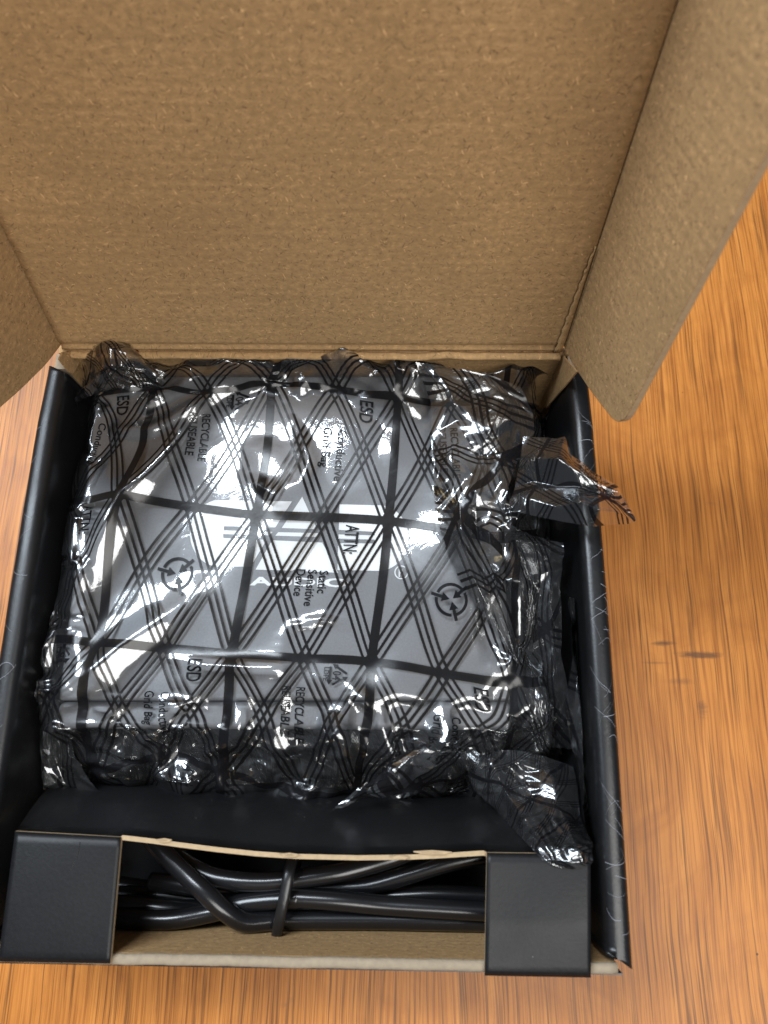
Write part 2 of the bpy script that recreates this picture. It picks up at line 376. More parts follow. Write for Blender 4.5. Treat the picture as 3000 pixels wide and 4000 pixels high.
LA = R(107); UP = Vector((0, -math.cos(LA), math.sin(LA))); NL = Vector((0, -math.sin(LA), -math.cos(LA)))
B0 = Vector((0, 0, H))
def lidpt(x, s): return B0 + Vector((x, 0, 0)) + UP * s
xl = lambda s: -.0966 + .028 * s
xr = lambda s: .0929 + .038 * s
def lid_panel():
    """Lid board with a faint bow and a groove along the hinge."""
    nx, ns_ = 60, 70; V = []; UV = []; Fc = []
    ss = np.concatenate([np.linspace(.0012, .012, 18), np.linspace(.014, .205, ns_ - 18)])
    for s in ss:
        for i in range(nx):
            x = xl(s) + (xr(s) - xl(s)) * i / (nx - 1)
            d = -.0008 * math.exp(-((s - .0032) / .0011) ** 2) + .0010 * math.sin(x * 22 + 1) * math.sin(s * 18)
            V.append(lidpt(x, s) + NL * d); UV.append((x, s))
    n1 = len(V)
    V += [v - NL * T for v in V]; UV += UV
    m = len(ss)
    for j in range(m - 1):
        for i in range(nx - 1):
            a = j * nx + i; q = (a, a + 1, a + nx + 1, a + nx); Fc.append(q[::-1]); Fc.append(tuple(k + n1 for k in q))
    rim = [i for i in range(nx)] + [j * nx + nx - 1 for j in range(1, m)] + [(m - 1) * nx + i for i in range(nx - 2, -1, -1)] + [j * nx for j in range(m - 2, 0, -1)]
    for k in range(len(rim)):
        a, b = rim[k], rim[(k + 1) % len(rim)]; Fc.append((a, b, b + n1, a + n1))
    me = mesh_py('lid', V, Fc, UV); o = link('lid', me, KRAFT, box, smooth=True); me.materials.append(BLACK)
    bm = bmesh.new(); bm.from_mesh(me); bmesh.ops.recalc_face_normals(bm, faces=bm.faces)
    for f in bm.faces:
        if all(v.index >= n1 for v in f.verts): f.material_index = 1
        if len({v.index >= n1 for v in f.verts}) == 2: f.smooth = False
    bm.to_mesh(me); bm.free()
    return o
lid = lid_panel()
def lid_flap(sg):
    ph = R(80); w_ = Vector((sg * math.cos(ph), 0, 0)) + NL * math.sin(ph)
    hd = (UP + Vector((.038 if sg > 0 else .028, 0, 0))).normalized()
    A = lidpt(xr(0) + .00045 if sg > 0 else xl(0) - .00045, 0)
    poly = [(.0022, -.0026), (.0035, .010), (.0080, .028), (.0150, .0500), (.203, .0575), (.203, -.0026)]
    rad = [0, .004, .006, .0085, 0, 0]
    pts = rounded(poly, rad, 8)
    n = hd.cross(w_) * (1 if sg > 0 else -1)
    toward = Vector((-sg, 0, 0))
    if n.dot(toward) < 0: n = -n
    # subdivided strip across so the board can bow a little
    o = slab('lid_flap', [A + hd * a + w_ * b for a, b in pts], n, T * .9, KRAFT, box, w_, edge_mat=CUT, bevel=.0003)
    return o
lid_flap(1); lid_flap(-1)
# torn paper ply along the lid crease
V = []; Fc = []
for i in range(26):
    t = i / 25; s = .0015 + .046 * t; wd = .0026 * (1 - t) ** .7 + .0002 + .0003 * math.sin(i * 2.3)
    x = xr(s) - .0005
    V += [lidpt(x, s) + NL * .0006, lidpt(x - wd, s) + NL * .0009]
Fc = [(2 * i, 2 * i + 1, 2 * i + 3, 2 * i + 2) for i in range(25)]
me = mesh_py('torn_ply', V, Fc, [(v[0], v[2]) for v in V]); o = link('torn_ply', me, KRAFTP, box, smooth=True)
md = o.modifiers.new('t', 'SOLIDIFY'); md.thickness = .0004

# ------------------------------------------------------------------ black card insert over the cable well
ins = tag(empty('card_insert'), 'black folded card insert with a cut-out window over the cable', 'insert')
def top_tab(c, seed, ridge):
    """c = four pixel corners (back-left, back-right, front-right, front-left); soft bends, real thickness."""
    nx = ny = 24; rnd = np.random.RandomState(seed); V = []; UV = []; Fc = []
    nz = rnd.randn(6, 6)
    for j in range(ny):
        for i in range(nx):
            a, b = i / (nx - 1), j / (ny - 1)
            px = (c[0][0] * (1 - a) + c[1][0] * a) * (1 - b) + (c[3][0] * (1 - a) + c[2][0] * a) * b
            py = (c[0][1] * (1 - a) + c[1][1] * a) * (1 - b) + (c[3][1] * (1 - a) + c[2][1] * a) * b
            d = .0006 * math.sin(a * 3 + seed) * math.sin(b * 3.1) - .0010 * max(0, .045 - b) / .045 - .0008 * max(0, b - .955) / .045
            d += ridge * (1 - abs(b - .58) / .58 if b < .58 else 1 - (b - .58) / .42)
            V.append(P(px, py, H + .0012 + d)); UV.append((a, b))
    for j in range(ny - 1):
        for i in range(nx - 1): Fc.append((j * nx + i, (j + 1) * nx + i, (j + 1) * nx + i + 1, j * nx + i + 1))
    n1 = nx * ny; V += [Vector(v) - Vector((0, 0, .0013)) for v in V]; UV += UV
    Fc += [tuple(k + n1 for k in f)[::-1] for f in Fc]
    rim = [i for i in range(nx)] + [j * nx + nx - 1 for j in range(1, ny)] + [(ny - 1) * nx + i for i in range(nx - 2, -1, -1)] + [j * nx for j in range(ny - 2, 0, -1)]
    nf = len(Fc)
    for k in range(len(rim)):
        a, b = rim[k], rim[(k + 1) % len(rim)]; Fc.append((a, b, b + n1, a + n1))
    me = mesh_py('top_tab', V, Fc, UV); o = link('top_tab', me, BLACKIN, ins, smooth=True); me.materials.append(CUT)
    for p in me.polygons:
        if p.index >= nf: p.material_index = 1; p.use_smooth = False
    return o
top_tab([(59, 3247), (474, 3270), (430, 3764), (-8, 3756)], 1, .0)
top_tab([(1902, 3331), (2307, 3336), (2308, 3819), (1893, 3811)], 5, .0011)
def back_panel():
    top = [(62, 3249), (160, 3254), (300, 3262), (470, 3268), (480, 3262), (600, 3276), (700, 3290), (850, 3309), (1000, 3325), (1150, 3335), (1400, 3341), (1600, 3338), (1700, 3334), (1890, 3322), (1904, 3331), (2050, 3333), (2200, 3335), (2306, 3337)]
    V = []; UV = []; Fc = []; m = 12
    for i, (px, py) in enumerate(top):
        a = P(px, py, H + (.0004 if 480 <= px <= 1890 else -.0006)); b = P(250 + (px - 62) * .868, 3035 + (px - 62) * .035, .016)
        for j in range(m):
            t = j / (m - 1); q = a.lerp(b, t); q.y += .003 * math.sin(t * math.pi)
            V.append(q); UV.append((q.x, q.z))
    n1 = len(V); V += [Vector(v) + Vector((0, -.0015, -.0003)) for v in V]; UV += UV; n = len(top)
    for i in range(n - 1):
        for j in range(m - 1): Fc.append((i * m + j, i * m + j + 1, (i + 1) * m + j + 1, (i + 1) * m + j))
    nf = len(Fc); Fc += [tuple(k + n1 for k in f)[::-1] for f in Fc]; nb = len(Fc)
    rim = [i * m for i in range(n)] + [(n - 1) * m + j for j in range(1, m)] + [i * m + m - 1 for i in range(n - 2, -1, -1)] + [j for j in range(m - 2, 0, -1)]
    for k in range(len(rim)):
        a, b = rim[k], rim[(k + 1) % len(rim)]; Fc.append((a, a + n1, b + n1, b))
    me = mesh_py('back_panel', V, Fc, UV); o = link('back_panel', me, BLACKIN, ins, smooth=True); me.materials.append(KRAFTP); me.materials.append(CUT)
    for p in me.polygons:
        if p.index >= nb: p.material_index = 2; p.use_smooth = False
        elif p.index >= nf: p.material_index = 1
back_panel()
tube('scratch_mark', [P(x, y, H + .00135) for x, y in [(312, 3290), (300, 3345), (275, 3400), (240, 3450), (190, 3482)]], .00009, TIE, ins, sub=6, ns=6)
# pale torn fuzz on the cut edge
for (px, py, l) in [(640, 3283, .0025), (1130, 3340, .003), (1690, 3330, .006), (1560, 3350, .003)]:
    a = P(px, py, H + .0009)
    V = [a + Vector((l * math.cos(t) * (1 + .3 * math.sin(5 * t)), .0006 * math.sin(t), .0002 * math.sin(3 * t))) for t in np.linspace(0, 2 * math.pi, 12, endpoint=False)]
    me = mesh_py('paper_fuzz', V, [tuple(range(12))]); o = link('paper_fuzz', me, CUT, ins)
    md = o.modifiers.new('t', 'SOLIDIFY'); md.thickness = .0004

# ------------------------------------------------------------------ cable bundle in the well
def A(x, y): return (400 + x / 1.843, 3150 + y / 1.843)
def B(x, y): return (1100 + x / 1.843, 3200 + y / 1.843)
cab = tag(empty('power_cable'), 'thick glossy black cable folded into loops in the brown cardboard well', 'cable')
strands = [
    [(A(250, 60), .040), (A(330, 200), .041), (A(420, 310), .042), (A(600, 490), .043), (A(740, 620), .044), (A(870, 740), .043), (A(1020, 830), .040), (A(1220, 905), .037), (B(60, 850), .036), (B(300, 890), .035), (B(700, 920), .034), (B(1100, 955), .034), (B(1440, 985), .033), (B(1640, 995), .033)],
    [(A(480, 250), .034), (A(560, 380), .035), (A(750, 490), .037), (A(950, 535), .038), (A(1150, 545), .038), (A(1350, 530), .038), (B(110, 430), .038), (B(400, 385), .038), (B(620, 330), .037), (B(820, 270), .037), (B(1000, 200), .036), (B(1200, 120), .034)],
    [(A(350, 540), .028), (A(600, 570), .030), (A(900, 590), .031), (A(1300, 600), .031), (B(300, 490), .031), (B(600, 480), .032), (B(900, 400), .034), (B(1200, 310), .036), (B(1450, 260), .037), (B(1640, 230), .037)],
    [(A(30, 960), .037), (A(230, 915), .038), (A(500, 850), .038), (A(800, 760), .036), (A(1000, 700), .037), (A(1200, 675), .038), (A(1400, 665), .039), (B(70, 565), .039), (B(400, 585), .039), (B(700, 615), .038), (B(1000, 635), .038), (B(1440, 660), .038), (B(1640, 665), .038)],
    [(A(40, 700), .034), (A(250, 715), .034), (A(500, 740), .033), (A(750, 740), .029), (A(1000, 750), .029), (A(1200, 765), .031), (A(1340, 760), .032), (B(100, 660), .033), (B(260, 640), .032), (B(500, 660), .030), (B(900, 700), .030), (B(1500, 740), .030)],
    [(A(60, 640), .027), (A(330, 640), .027), (A(650, 670), .025), (A(900, 740), .025), (A(1150, 800), .028), (B(150, 720), .030), (B(400, 750), .032), (B(700, 800), .033), (B(1000, 840), .034), (B(1440, 860), .034), (B(1640, 860), .034)],
    [(A(60, 780), .024), (A(350, 800), .024), (A(700, 835), .026), (A(1000, 850), .027), (A(1200, 860), .028), (B(100, 790), .029), (B(500, 860), .028), (B(900, 900), .026), (B(1500, 930), .026)],
    [(A(60, 560), .020), (A(500, 620), .021), (A(1000, 680), .022), (B(200, 600), .024), (B(700, 560), .027), (B(1100, 540), .029), (B(1600, 560), .029)],
]
def well(v): return Vector((min(.0895, max(-.088, v.x)), max(-.1988, v.y), v.z))      # stays inside the well
for st in strands:
    tube('cable_loop', [well(P(p[0], p[1], z)) for p, z in st], .0031, CABLE, cab, sub=10, ns=18)
# flat tie closed round the bundle
ring = [(A(1375, 350), .0415), (A(1345, 470), .0455), (A(1320, 600), .0460), (A(1295, 720), .0455), (A(1265, 860), .0435), (A(1253, 940), .040), (A(1262, 965), .034), (A(1290, 900), .024), (A(1330, 700), .016), (A(1370, 500), .020), (A(1400, 380), .030)]
q = catmull(np.array([tuple(P(p[0], p[1], z)) for p, z in ring + ring[:1]]), 8)[:-1]
c0 = q.mean(0); V = []; Fc = []; n = len(q)
for i in range(n):
    tg = q[(i + 1) % n] - q[i - 1]; tg /= np.linalg.norm(tg); o_ = q[i] - c0; o_ -= tg * o_.dot(tg); o_ /= np.linalg.norm(o_); s_ = np.cross(tg, o_)
    for (a, b) in [(-1, -.4), (-.85, .4), (-.4, .62), (0, .68), (.4, .62), (.85, .4), (1, -.4), (.7, -.7), (-.7, -.7)]:
        V.append(q[i] + s_ * a * .0019 + o_ * b * .0012)
for i in range(n):
    for k in range(9): Fc.append((i * 9 + k, i * 9 + (k + 1) % 9, ((i + 1) % n) * 9 + (k + 1) % 9, ((i + 1) % n) * 9 + k))
me = mesh_py('cable_tie', V, Fc); bm = bmesh.new(); bm.from_mesh(me); bmesh.ops.recalc_face_normals(bm, faces=bm.faces); bm.to_mesh(me); bm.free()
tag(link('cable_tie', me, TIE, None, True), 'flat black tie strapped around the cable loops', 'cable tie')

# ------------------------------------------------------------------ silver device inside the bag
ZT = H - .012
dev = tag(empty('audio_device'), 'flat silver metal device with white logo inside the clear bag', 'device')
def block(name, c, z0, z1, bev, mat):
    bm = bmesh.new()
    a = [bm.verts.new(P(x, y, z1)) for x, y in c]; b = [bm.verts.new(Vector((v.co.x, v.co.y, z0))) for v in a]
    bm.faces.new(a); bm.faces.new(b[::-1])
    for i in range(4): bm.faces.new((a[i], b[i], b[(i + 1) % 4], a[(i + 1) % 4]))
    bmesh.ops.recalc_face_normals(bm, faces=bm.faces)
    bmesh.ops.bevel(bm, geom=list(bm.edges), offset=bev, segments=4, affect='EDGES', profile=0.5)
    me = bpy.data.meshes.new(name); bm.to_mesh(me); bm.free()
    o = link(name, me, mat, dev, True); o.modifiers.new('n', 'WEIGHTED_NORMAL')
    return o
block('body', [(226, 2736), (1996, 2736), (1943, 1467), (385, 1467)][::1], .0065, ZT, .0012, SILVER)
block('front_rail', [(214, 2846), (2001, 2852), (1997, 2741), (226, 2741)], .0070, ZT - .0002, .0022, SILVER)
def text2d(s, size=1.0, bold=0.0, align='LEFT', line=1.0):
    cu = bpy.data.curves.new('t', 'FONT'); cu.body = s; cu.size = size; cu.offset = bold; cu.align_x = align; cu.space_line = line; cu.resolution_u = 3
    o = bpy.data.objects.new('t', cu); COL.objects.link(o)
    dg = bpy.context.evaluated_depsgraph_get(); me = bpy.data.meshes.new_from_object(o.evaluated_get(dg))
    bm = bmesh.new(); bm.from_mesh(me); bmesh.ops.triangulate(bm, faces=bm.faces)
    V = np.array([v.co[:2] for v in bm.verts]); Fc = [tuple(v.index for v in f.verts) for f in bm.faces]; bm.free()
    bpy.data.objects.remove(o); bpy.data.curves.remove(cu); bpy.data.meshes.remove(me)
    return V, Fc
def L(x, y): return (650 + x / 1.58, 1880 + y / 1.58)
def decal(name, polys, z, mat, parent):
    """Flat print made of pixel polygons lying on level z."""
    V = []; Fc = []
    for pl in polys:
        n0 = len(V); V += [P(*L(*p), z) for p in pl]; Fc.append(tuple(range(n0, len(V))))
    me = mesh_py(name, V, Fc); bm = bmesh.new(); bm.from_mesh(me)
    for f in bm.faces:
        if f.normal.z < 0: f.normal_flip()
    bm.to_mesh(me); bm.free(); return link(name, me, mat, parent)
def arc(cx, cy, rx, ry, a0, a1, n=14): return [(cx + rx * math.cos(R(a)), cy + ry * math.sin(R(a))) for a in np.linspace(a0, a1, n)]
zl = ZT + .00012
lc = arc(330, 322, 185, 207, 270, 90, 20)
decal('logo_letter', [lc + [(520, 526), (620, 360), (352, 350), (350, 326), (640, 334), (655, 312), (355, 302), (355, 278), (672, 285), (775, 124)]], zl, WHITE, dev)
decal('logo_letter', [[(838, 95), (712, 288), (930, 296)], [(690, 314), (672, 336), (940, 344), (936, 320)], [(652, 364), (550, 545), (775, 552), (800, 540), (832, 545), (850, 556), (1060, 565), (962, 378)]], zl, WHITE, dev)
decal('logo_letter', [[(1068, 142), (1290, 148)] + arc(1310, 350, 185, 203, -88, 88, 20) + [(1056, 548), (1060, 382), (1285, 384), (1285, 360), (1062, 354), (1063, 328), (1285, 334), (1285, 312), (1064, 300)]], zl, WHITE, dev)
V0, F0 = text2d('AUDIO', 1.0, .035)
w0, h0 = V0[:, 0].max(), V0[:, 1].max()
xs = np.array([0, .135, .155, .29, .345, .455, .515, .55, .61, .78])
V = [P(*L(522 + (x / w0) * 600, 640 + 12 * (x / w0) - y / h0 * 52), zl) for x, y in V0]
link('logo_word', mesh_py('logo_word', V, F0), WHITE, dev)
V0, F0 = text2d('R', 1.0, .02); w0, h0 = V0[:, 0].max(), V0[:, 1].max()
V = [P(*L(1430 + x / w0 * 38, 588 - y / h0 * 50), zl) for x, y in V0]
link('registered_letter', mesh_py('registered_letter', V, F0), WHITE, dev)
o_, i_ = arc(1450, 562, 43, 43, 0, 360, 33)[:-1], arc(1450, 562, 36, 36, 0, 360, 33)[:-1]
V = [P(*L(*p), zl) for p in o_ + i_]
link('registered_ring', mesh_py('registered_ring', V, [(k, 32 + k, 32 + (k + 1) % 32, (k + 1) % 32) for k in range(32)]), WHITE, dev)
# ------------------------------------------------------------------ printed bag: film sheets
S = 0.0492                                        # one printed grid cell in metres
bag = tag(empty('static_shielding_bag'), 'crumpled clear plastic bag printed with black grid lines around the device', 'bag')
def tps(src, dst, q, lam=1e-6):
    src = np.asarray(src, float); dst = np.asarray(dst, float)
    def U(r2): return np.where(r2 > 1e-12, r2 * np.log(r2 + 1e-12), 0)
    n = len(src); K = U(((src[:, None] - src[None]) ** 2).sum(-1)) + lam * np.eye(n)
    Pm = np.hstack([np.ones((n, 1)), src]); M = np.zeros((n + 3, n + 3)); M[:n, :n] = K; M[:n, n:] = Pm; M[n:, :n] = Pm.T
    W = np.linalg.solve(M, np.vstack([dst, np.zeros((3, dst.shape[1]))]))
    out = np.zeros((len(q), dst.shape[1]))
    for a in range(0, len(q), 4000):
        qq = q[a:a + 4000]; out[a:a + 4000] = U(((qq[:, None] - src[None]) ** 2).sum(-1)) @ W[:n] + np.hstack([np.ones((len(qq), 1)), qq]) @ W[n:]
    return out
def tri(x): return 2 * np.abs(x - np.floor(x + 0.5))
def crumple(x, y, seed, freqs=(14, 22, 34, 55, 90), amp=1.0):
    """Faceted folds: triangle waves at random angles, each warped by the one before."""
    rnd = np.random.RandomState(seed); z = np.zeros_like(x); wx = np.zeros_like(x); wy = np.zeros_like(x)
    for f in freqs:
        for k in range(2):
            a = rnd.rand() * 2 * np.pi; ph = rnd.rand() * 9
            t = tri((np.cos(a) * (x + wx) + np.sin(a) * (y + wy)) * f + ph + .35 * np.sin((x * np.sin(a) - y * np.cos(a)) * f * 1.3 + ph)) - .5
            g = .5 + .5 * np.sin(x * f * .31 * np.cos(ph) + y * f * .37 * np.sin(ph) + ph)
            z += t / f * g
            wx += .25 * np.cos(a + 1) * t / f; wy += .25 * np.sin(a + 1) * t / f
    return z * amp
def upsample(A, k):
    """Separable cubic upsampling of a grid of points."""
    def up(M):
        n = len(M); t = np.linspace(0, n - 1, (n - 1) * k + 1); i = np.clip(t.astype(int), 0, n - 2); f = (t - i).reshape(-1, *([1] * (M.ndim - 1)))
        g = lambda d: M[np.clip(i + d, 0, n - 1)]
        p0, p1, p2, p3 = g(-1), g(0), g(1), g(2)
        return .5 * (2 * p1 + (p2 - p0) * f + (2 * p0 - 5 * p1 + 4 * p2 - p3) * f * f + (3 * p1 - p0 - 3 * p2 + p3) * f ** 3)
    return np.swapaxes(up(np.swapaxes(up(A), 0, 1)), 0, 1)
def blur(Z, n):
    for _ in range(n):
        Q = np.pad(Z, [(1, 1), (1, 1)] + [(0, 0)] * (Z.ndim - 2), mode='edge')
        Z = (Q[:-2, 1:-1] + Q[2:, 1:-1] + Q[1:-1, :-2] + Q[1:-1, 2:] + 4 * Q[1:-1, 1:-1]) / 8
    return Z
def relax(X, ref, slack, pin, tgt, it, floor=None, bend=.15):
    """Position-based film: keeps the film's own lengths, so spare film buckles into folds."""
    X = X.copy(); ln = lambda a, b: np.linalg.norm(ref[b] - ref[a], axis=-1, keepdims=True) * slack
    nv_, nu_ = X.shape[:2]; s = slice; prs = []
    for o in (0, 1):
        w_ = (nu_ - o) // 2 * 2 + o; h_ = (nv_ - o) // 2 * 2 + o
        prs.append((((s(None), s(o, w_, 2)), (s(None), s(o + 1, w_, 2))), .9))
        prs.append((((s(o, h_, 2), s(None)), (s(o + 1, h_, 2), s(None))), .9))
        prs.append((((s(o, h_, 2), s(0, nu_ - 1)), (s(o + 1, h_, 2), s(1, nu_))), .35))
        prs.append((((s(o, h_, 2), s(1, nu_)), (s(o + 1, h_, 2), s(0, nu_ - 1))), .35))
    prs = [(a, b, ln(a, b), k) for (a, b), k in prs]
    for t in range(it):
        for a, b, r, k in prs:
            d = X[b] - X[a]; l = np.linalg.norm(d, axis=-1, keepdims=True) + 1e-12
            c = d * (1 - r / l) * .5 * k; X[a] += c; X[b] -= c
        X[1:-1] += bend * ((X[:-2] + X[2:]) / 2 - X[1:-1])
        X[:, 1:-1] += bend * ((X[:, :-2] + X[:, 2:]) / 2 - X[:, 1:-1])
        X += pin * (tgt - X)
        if floor is not None: X[..., 2] = np.maximum(X[..., 2], floor(X))
    return X
FILMS = []
def add_film(name, X, UV, parent=None, label=None):
    nv_, nu_ = X.shape[:2]; idx = np.arange(nv_ * nu_).reshape(nv_, nu_)
    q = np.stack([idx[:-1, :-1], idx[1:, :-1], idx[1:, 1:], idx[:-1, 1:]], -1).reshape(-1, 4)
    me = bpy.data.meshes.new(name); me.vertices.add(nv_ * nu_); me.vertices.foreach_set('co', X.reshape(-1).astype(np.float32))
    me.loops.add(q.size); me.loops.foreach_set('vertex_index', q.reshape(-1).astype(np.int32))
    me.polygons.add(len(q)); me.polygons.foreach_set('loop_start', np.arange(0, q.size, 4, dtype=np.int32))
    me.update(calc_edges=True)
    ul = me.uv_layers.new(name='UVMap'); ul.data.foreach_set('uv', UV.reshape(-1, 2)[q.reshape(-1)].reshape(-1).astype(np.float32))
    me.validate()
    o = link(name, me, FILM, parent or bag, smooth=True)
    if label: o['label'] = label
    FILMS.append((o, X, UV)); return o

# control points of the upper sheet: (u, v) in printed cells -> pixel, height
zf = ZT + .0004
ctrl = [ # u, v, px, py, z
    (0, 0, 605, 1516, zf + .002), (1, 0, 1065, 1493, zf + .001), (2, 0, 1556, 1563, zf + .001), (2.5, 0, 1760, 1575, zf), (3, 0, 2000, 1560, zf - .002),
    (0, .5, 560, 1745, zf), (0, 1, 482, 1946, zf + .001), (1, 1, 1002, 2012, zf), (2, 1, 1517, 2035, zf), (3, 1, 2010, 2110, zf),
    (.5, 0, 815, 1538, zf + .001), (1.5, 0, 1310, 1523, zf), (.5, 1, 750, 1980, zf), (1.5, 1, 1262, 2022, zf),
    (1, .5, 1045, 1750, zf), (2, .5, 1540, 1785, zf), (1, 1.5, 960, 2270, zf), (2, 1.5, 1490, 2300, zf), (3, 1.5, 2010, 2380, zf), (0, 1.5, 428, 2225, zf),
    (0, 2, 388, 2512, zf), (1, 2, 908, 2556, zf), (2, 2, 1451, 2586, zf), (3, 2, 2000, 2668, zf), (.5, 2, 645, 2533, zf), (1.5, 2, 1190, 2572, zf), (2.5, 2, 1727, 2631, zf),
    (0, 2.5, 330, 2745, zf), (1, 2.45, 893, 2745, zf), (2, 2.45, 1438, 2800, zf), (3, 2.4, 2030, 2850, zf - .001), (.5, 2.5, 600, 2770, zf), (1.5, 2.45, 1165, 2790, zf), (2.5, 2.45, 1730, 2840, zf),
    (0, 3, 385, 3005, .032), (.5, 3, 640, 2955, .040), (1, 3, 872, 3015, .036), (1.5, 3, 1180, 3105, .031), (2, 3, 1385, 3118, .030), (2.5, 3, 1620, 3075, .033), (3, 3, 1960, 2975, .036),
    (0, 3.5, 440, 3130, .018), (1, 3.5, 860, 3165, .018), (2, 3.5, 1390, 3230, .014), (3, 3.5, 2000, 3180, .02),
    (-.45, 0, 400, 1535, zf + .002), (-.45, 1, 300, 1955, zf), (-.45, 2, 185, 2510, zf), (-.45, 2.6, 100, 2750, zf - .004), (-.45, 3.1, 115, 3030, .030),
    (-1, 0, 330, 1560, .030), (-1, 1, 235, 1960, .028), (-1, 2, 130, 2500, .028), (-1, 3, 62, 2930, .026),
    (-.3, -.55, 420, 1440, .056), (.3, -.55, 700, 1430, .058), (1, -.45, 1086, 1400, .0605), (2, -.40, 1563, 1402, .0600), (3, -.45, 1990, 1450, .055), (1.5, -.45, 1310, 1400, .0600),
    (-.3, -1, 400, 1400, .045), (1, -.9, 1086, 1400, .05), (2, -.9, 1563, 1408, .05), (3, -.9, 2000, 1440, .045), (.4, -.95, 720, 1410, .048),
    (3.5, 0, 2110, 1560, .040), (3.5, 1, 2110, 2090, .038), (3.5, 2, 2130, 2660, .036), (3.5, 3, 2150, 3000, .028),
]
ctrl = np.array(ctrl, float)
CU = np.arange(-1.05, 3.451, 1 / 26); CV = np.arange(-.85, 3.401, 1 / 26)
gu, gv = np.meshgrid(CU, CV); q = np.stack([gu.ravel(), gv.ravel()], 1)
XYZ = Pn(ctrl[:, 2], ctrl[:, 3], ctrl[:, 4])
X0 = tps(ctrl[:, :2], XYZ, q).reshape(*gu.shape, 3)
dxl = [P(385, 1467, ZT).x, P(1943, 1467, ZT).x]; dyl = [P(1200, 2850, ZT).y, P(1200, 1467, ZT).y]
def inside(X, m=.0):
    ix = np.minimum(X[..., 0] - dxl[0], dxl[1] - X[..., 0]); iy = np.minimum(X[..., 1] - dyl[0], dyl[1] - X[..., 1])
    return np.minimum(ix, iy)
def floorf(X):
    d = inside(X); base = np.where(d > -.0005, ZT + .0003, .004)
    side = np.where((d <= -.0005) & (d > -.004), ZT - .012 * (-d / .004) ** .5, base)
    return np.where(d > -.0005, base, np.maximum(.004, np.where(d > -.004, side * 0 + .004, .004)))
# crumple strength: none on the flat top, strong at the rims
d0 = inside(X0); m = np.clip(1 - d0 / .012, 0, 1) ** 1.3
px0, py0 = toPix(X0)
def ridge(pts, h, wd, one=None):
    """Standing crease along a pixel polyline."""
    pts = np.array(pts, float); best = np.full(px0.shape, 1e9); tt = np.zeros(px0.shape)
    n = len(pts) - 1
    for i in range(n):
        a, b = pts[i], pts[i + 1]; ab = b - a; t = np.clip(((px0 - a[0]) * ab[0] + (py0 - a[1]) * ab[1]) / (ab @ ab), 0, 1)
        d = np.hypot(px0 - a[0] - t * ab[0], py0 - a[1] - t * ab[1]); s_ = d < best; best = np.where(s_, d, best); tt = np.where(s_, (i + t) / n, tt)
    return h * np.exp(-(best / (wd * 1.15)) ** 1.5) * np.clip(np.sin(np.pi * np.clip(tt, .03, .97)), .15, 1)
Zr = ridge([(815, 1520), (780, 1600), (690, 1740), (570, 1870), (490, 1935), (420, 2080), (330, 2280), (240, 2500), (160, 2640)], .0050, 60)
Zr += ridge([(760, 2320), (640, 2420), (480, 2530), (330, 2660), (210, 2770)], .0052, 60)
Zr += ridge([(400, 1668), (480, 1685), (600, 1685), (700, 1640), (800, 1575), (960, 1480)], .0030, 26)
Zr += ridge([(500, 1620), (640, 1545), (760, 1490), (960, 1465)], .0030, 26)
Zr += ridge([(960, 1855), (1070, 1930), (1130, 1990)], .0016, 24)
Zr += ridge([(1060, 1500), (1110, 1560), (1180, 1700), (1215, 1800), (1180, 1890), (1060, 1930)], .0014, 28)
Zr += ridge([(640, 2560), (800, 2600), (1080, 2610), (1110, 2640)], .0018, 26)
Zr += ridge([(1100, 2520), (1130, 2450), (1260, 2420), (1350, 2440), (1390, 2520)], .0014, 26)
Zr += ridge([(1620, 1415), (1545, 1470), (1480, 1490)], .0025, 26)
Zr += ridge([(1690, 1650), (1600, 1590), (1500, 1530), (1440, 1500)], .0022, 32)
Zr += ridge([(1380, 2690), (1430, 2750), (1445, 2790)], .002, 20) + ridge([(1350, 2770), (1330, 2850), (1250, 2910), (1140, 2940)], .003, 24)
Zr += ridge([(250, 2700), (520, 2740), (900, 2770)], .0010, 22)
Zr += ridge([(540, 3090), (640, 3030), (760, 3060), (900, 3120), (1000, 3125)], .007, 55) + ridge([(1250, 2900), (1120, 2990), (1000, 2990)], .004, 50) + ridge([(1500, 3010), (1640, 2950), (1760, 2900)], .005, 55) + ridge([(120, 2680), (230, 2830), (320, 2950), (460, 3060)], .006, 50)
wob = sum(a * np.sin(gu * f1 + gv * f2 + p_ + .6 * np.sin(gu * f2 * .4 - gv * f1 * .3)) for a, f1, f2, p_ in [(.00045, 4.1, 2.2, .3), (.00040, -3.3, 5.2, 1.1), (.00022, 8.3, 3.1, 2.0), (.00020, 5.1, -8.7, .4), (.00008, 15, 9, 1), (.00008, -11, 17, 2)])
cz = crumple(X0[..., 0], X0[..., 1], 11, (30, 52, 90))
X1 = X0.copy(); X1[..., 2] += Zr + (wob * .85 + .0003) * np.clip(1 - m, .5, 1) + cz * (m * .33 + .004)
X1[..., 1] += m * crumple(X0[..., 0], X0[..., 2] + X0[..., 1], 5, (45, 75)) * .13
X1[..., 0] += m * crumple(X0[..., 1], X0[..., 2] + X0[..., 0], 6, (45, 75)) * .13
pin = (.16 + .10 * (1 - m))[..., None]
X1[..., 2] = np.maximum(X1[..., 2], floorf(X1))
Xref = X0.copy(); Xref[..., 2] += Zr
Xs = relax(X1, Xref, 1.01 + 0 * pin.min(), pin, X1, 40, floorf, .05)
Xs[..., 0] = np.clip(Xs[..., 0], -.0938, .0938); Xs[..., 1] = np.minimum(Xs[..., 1], -.0004)
k = 3
XF = upsample(Xs, k); UVF = upsample(np.stack([gu, -gv], -1), k)
UVF[..., 1] *= -1
add_film('upper_film', XF, np.stack([UVF[..., 0], -UVF[..., 1]], -1))
MAIN = (XF, CU[0], CV[0], 26 * k)
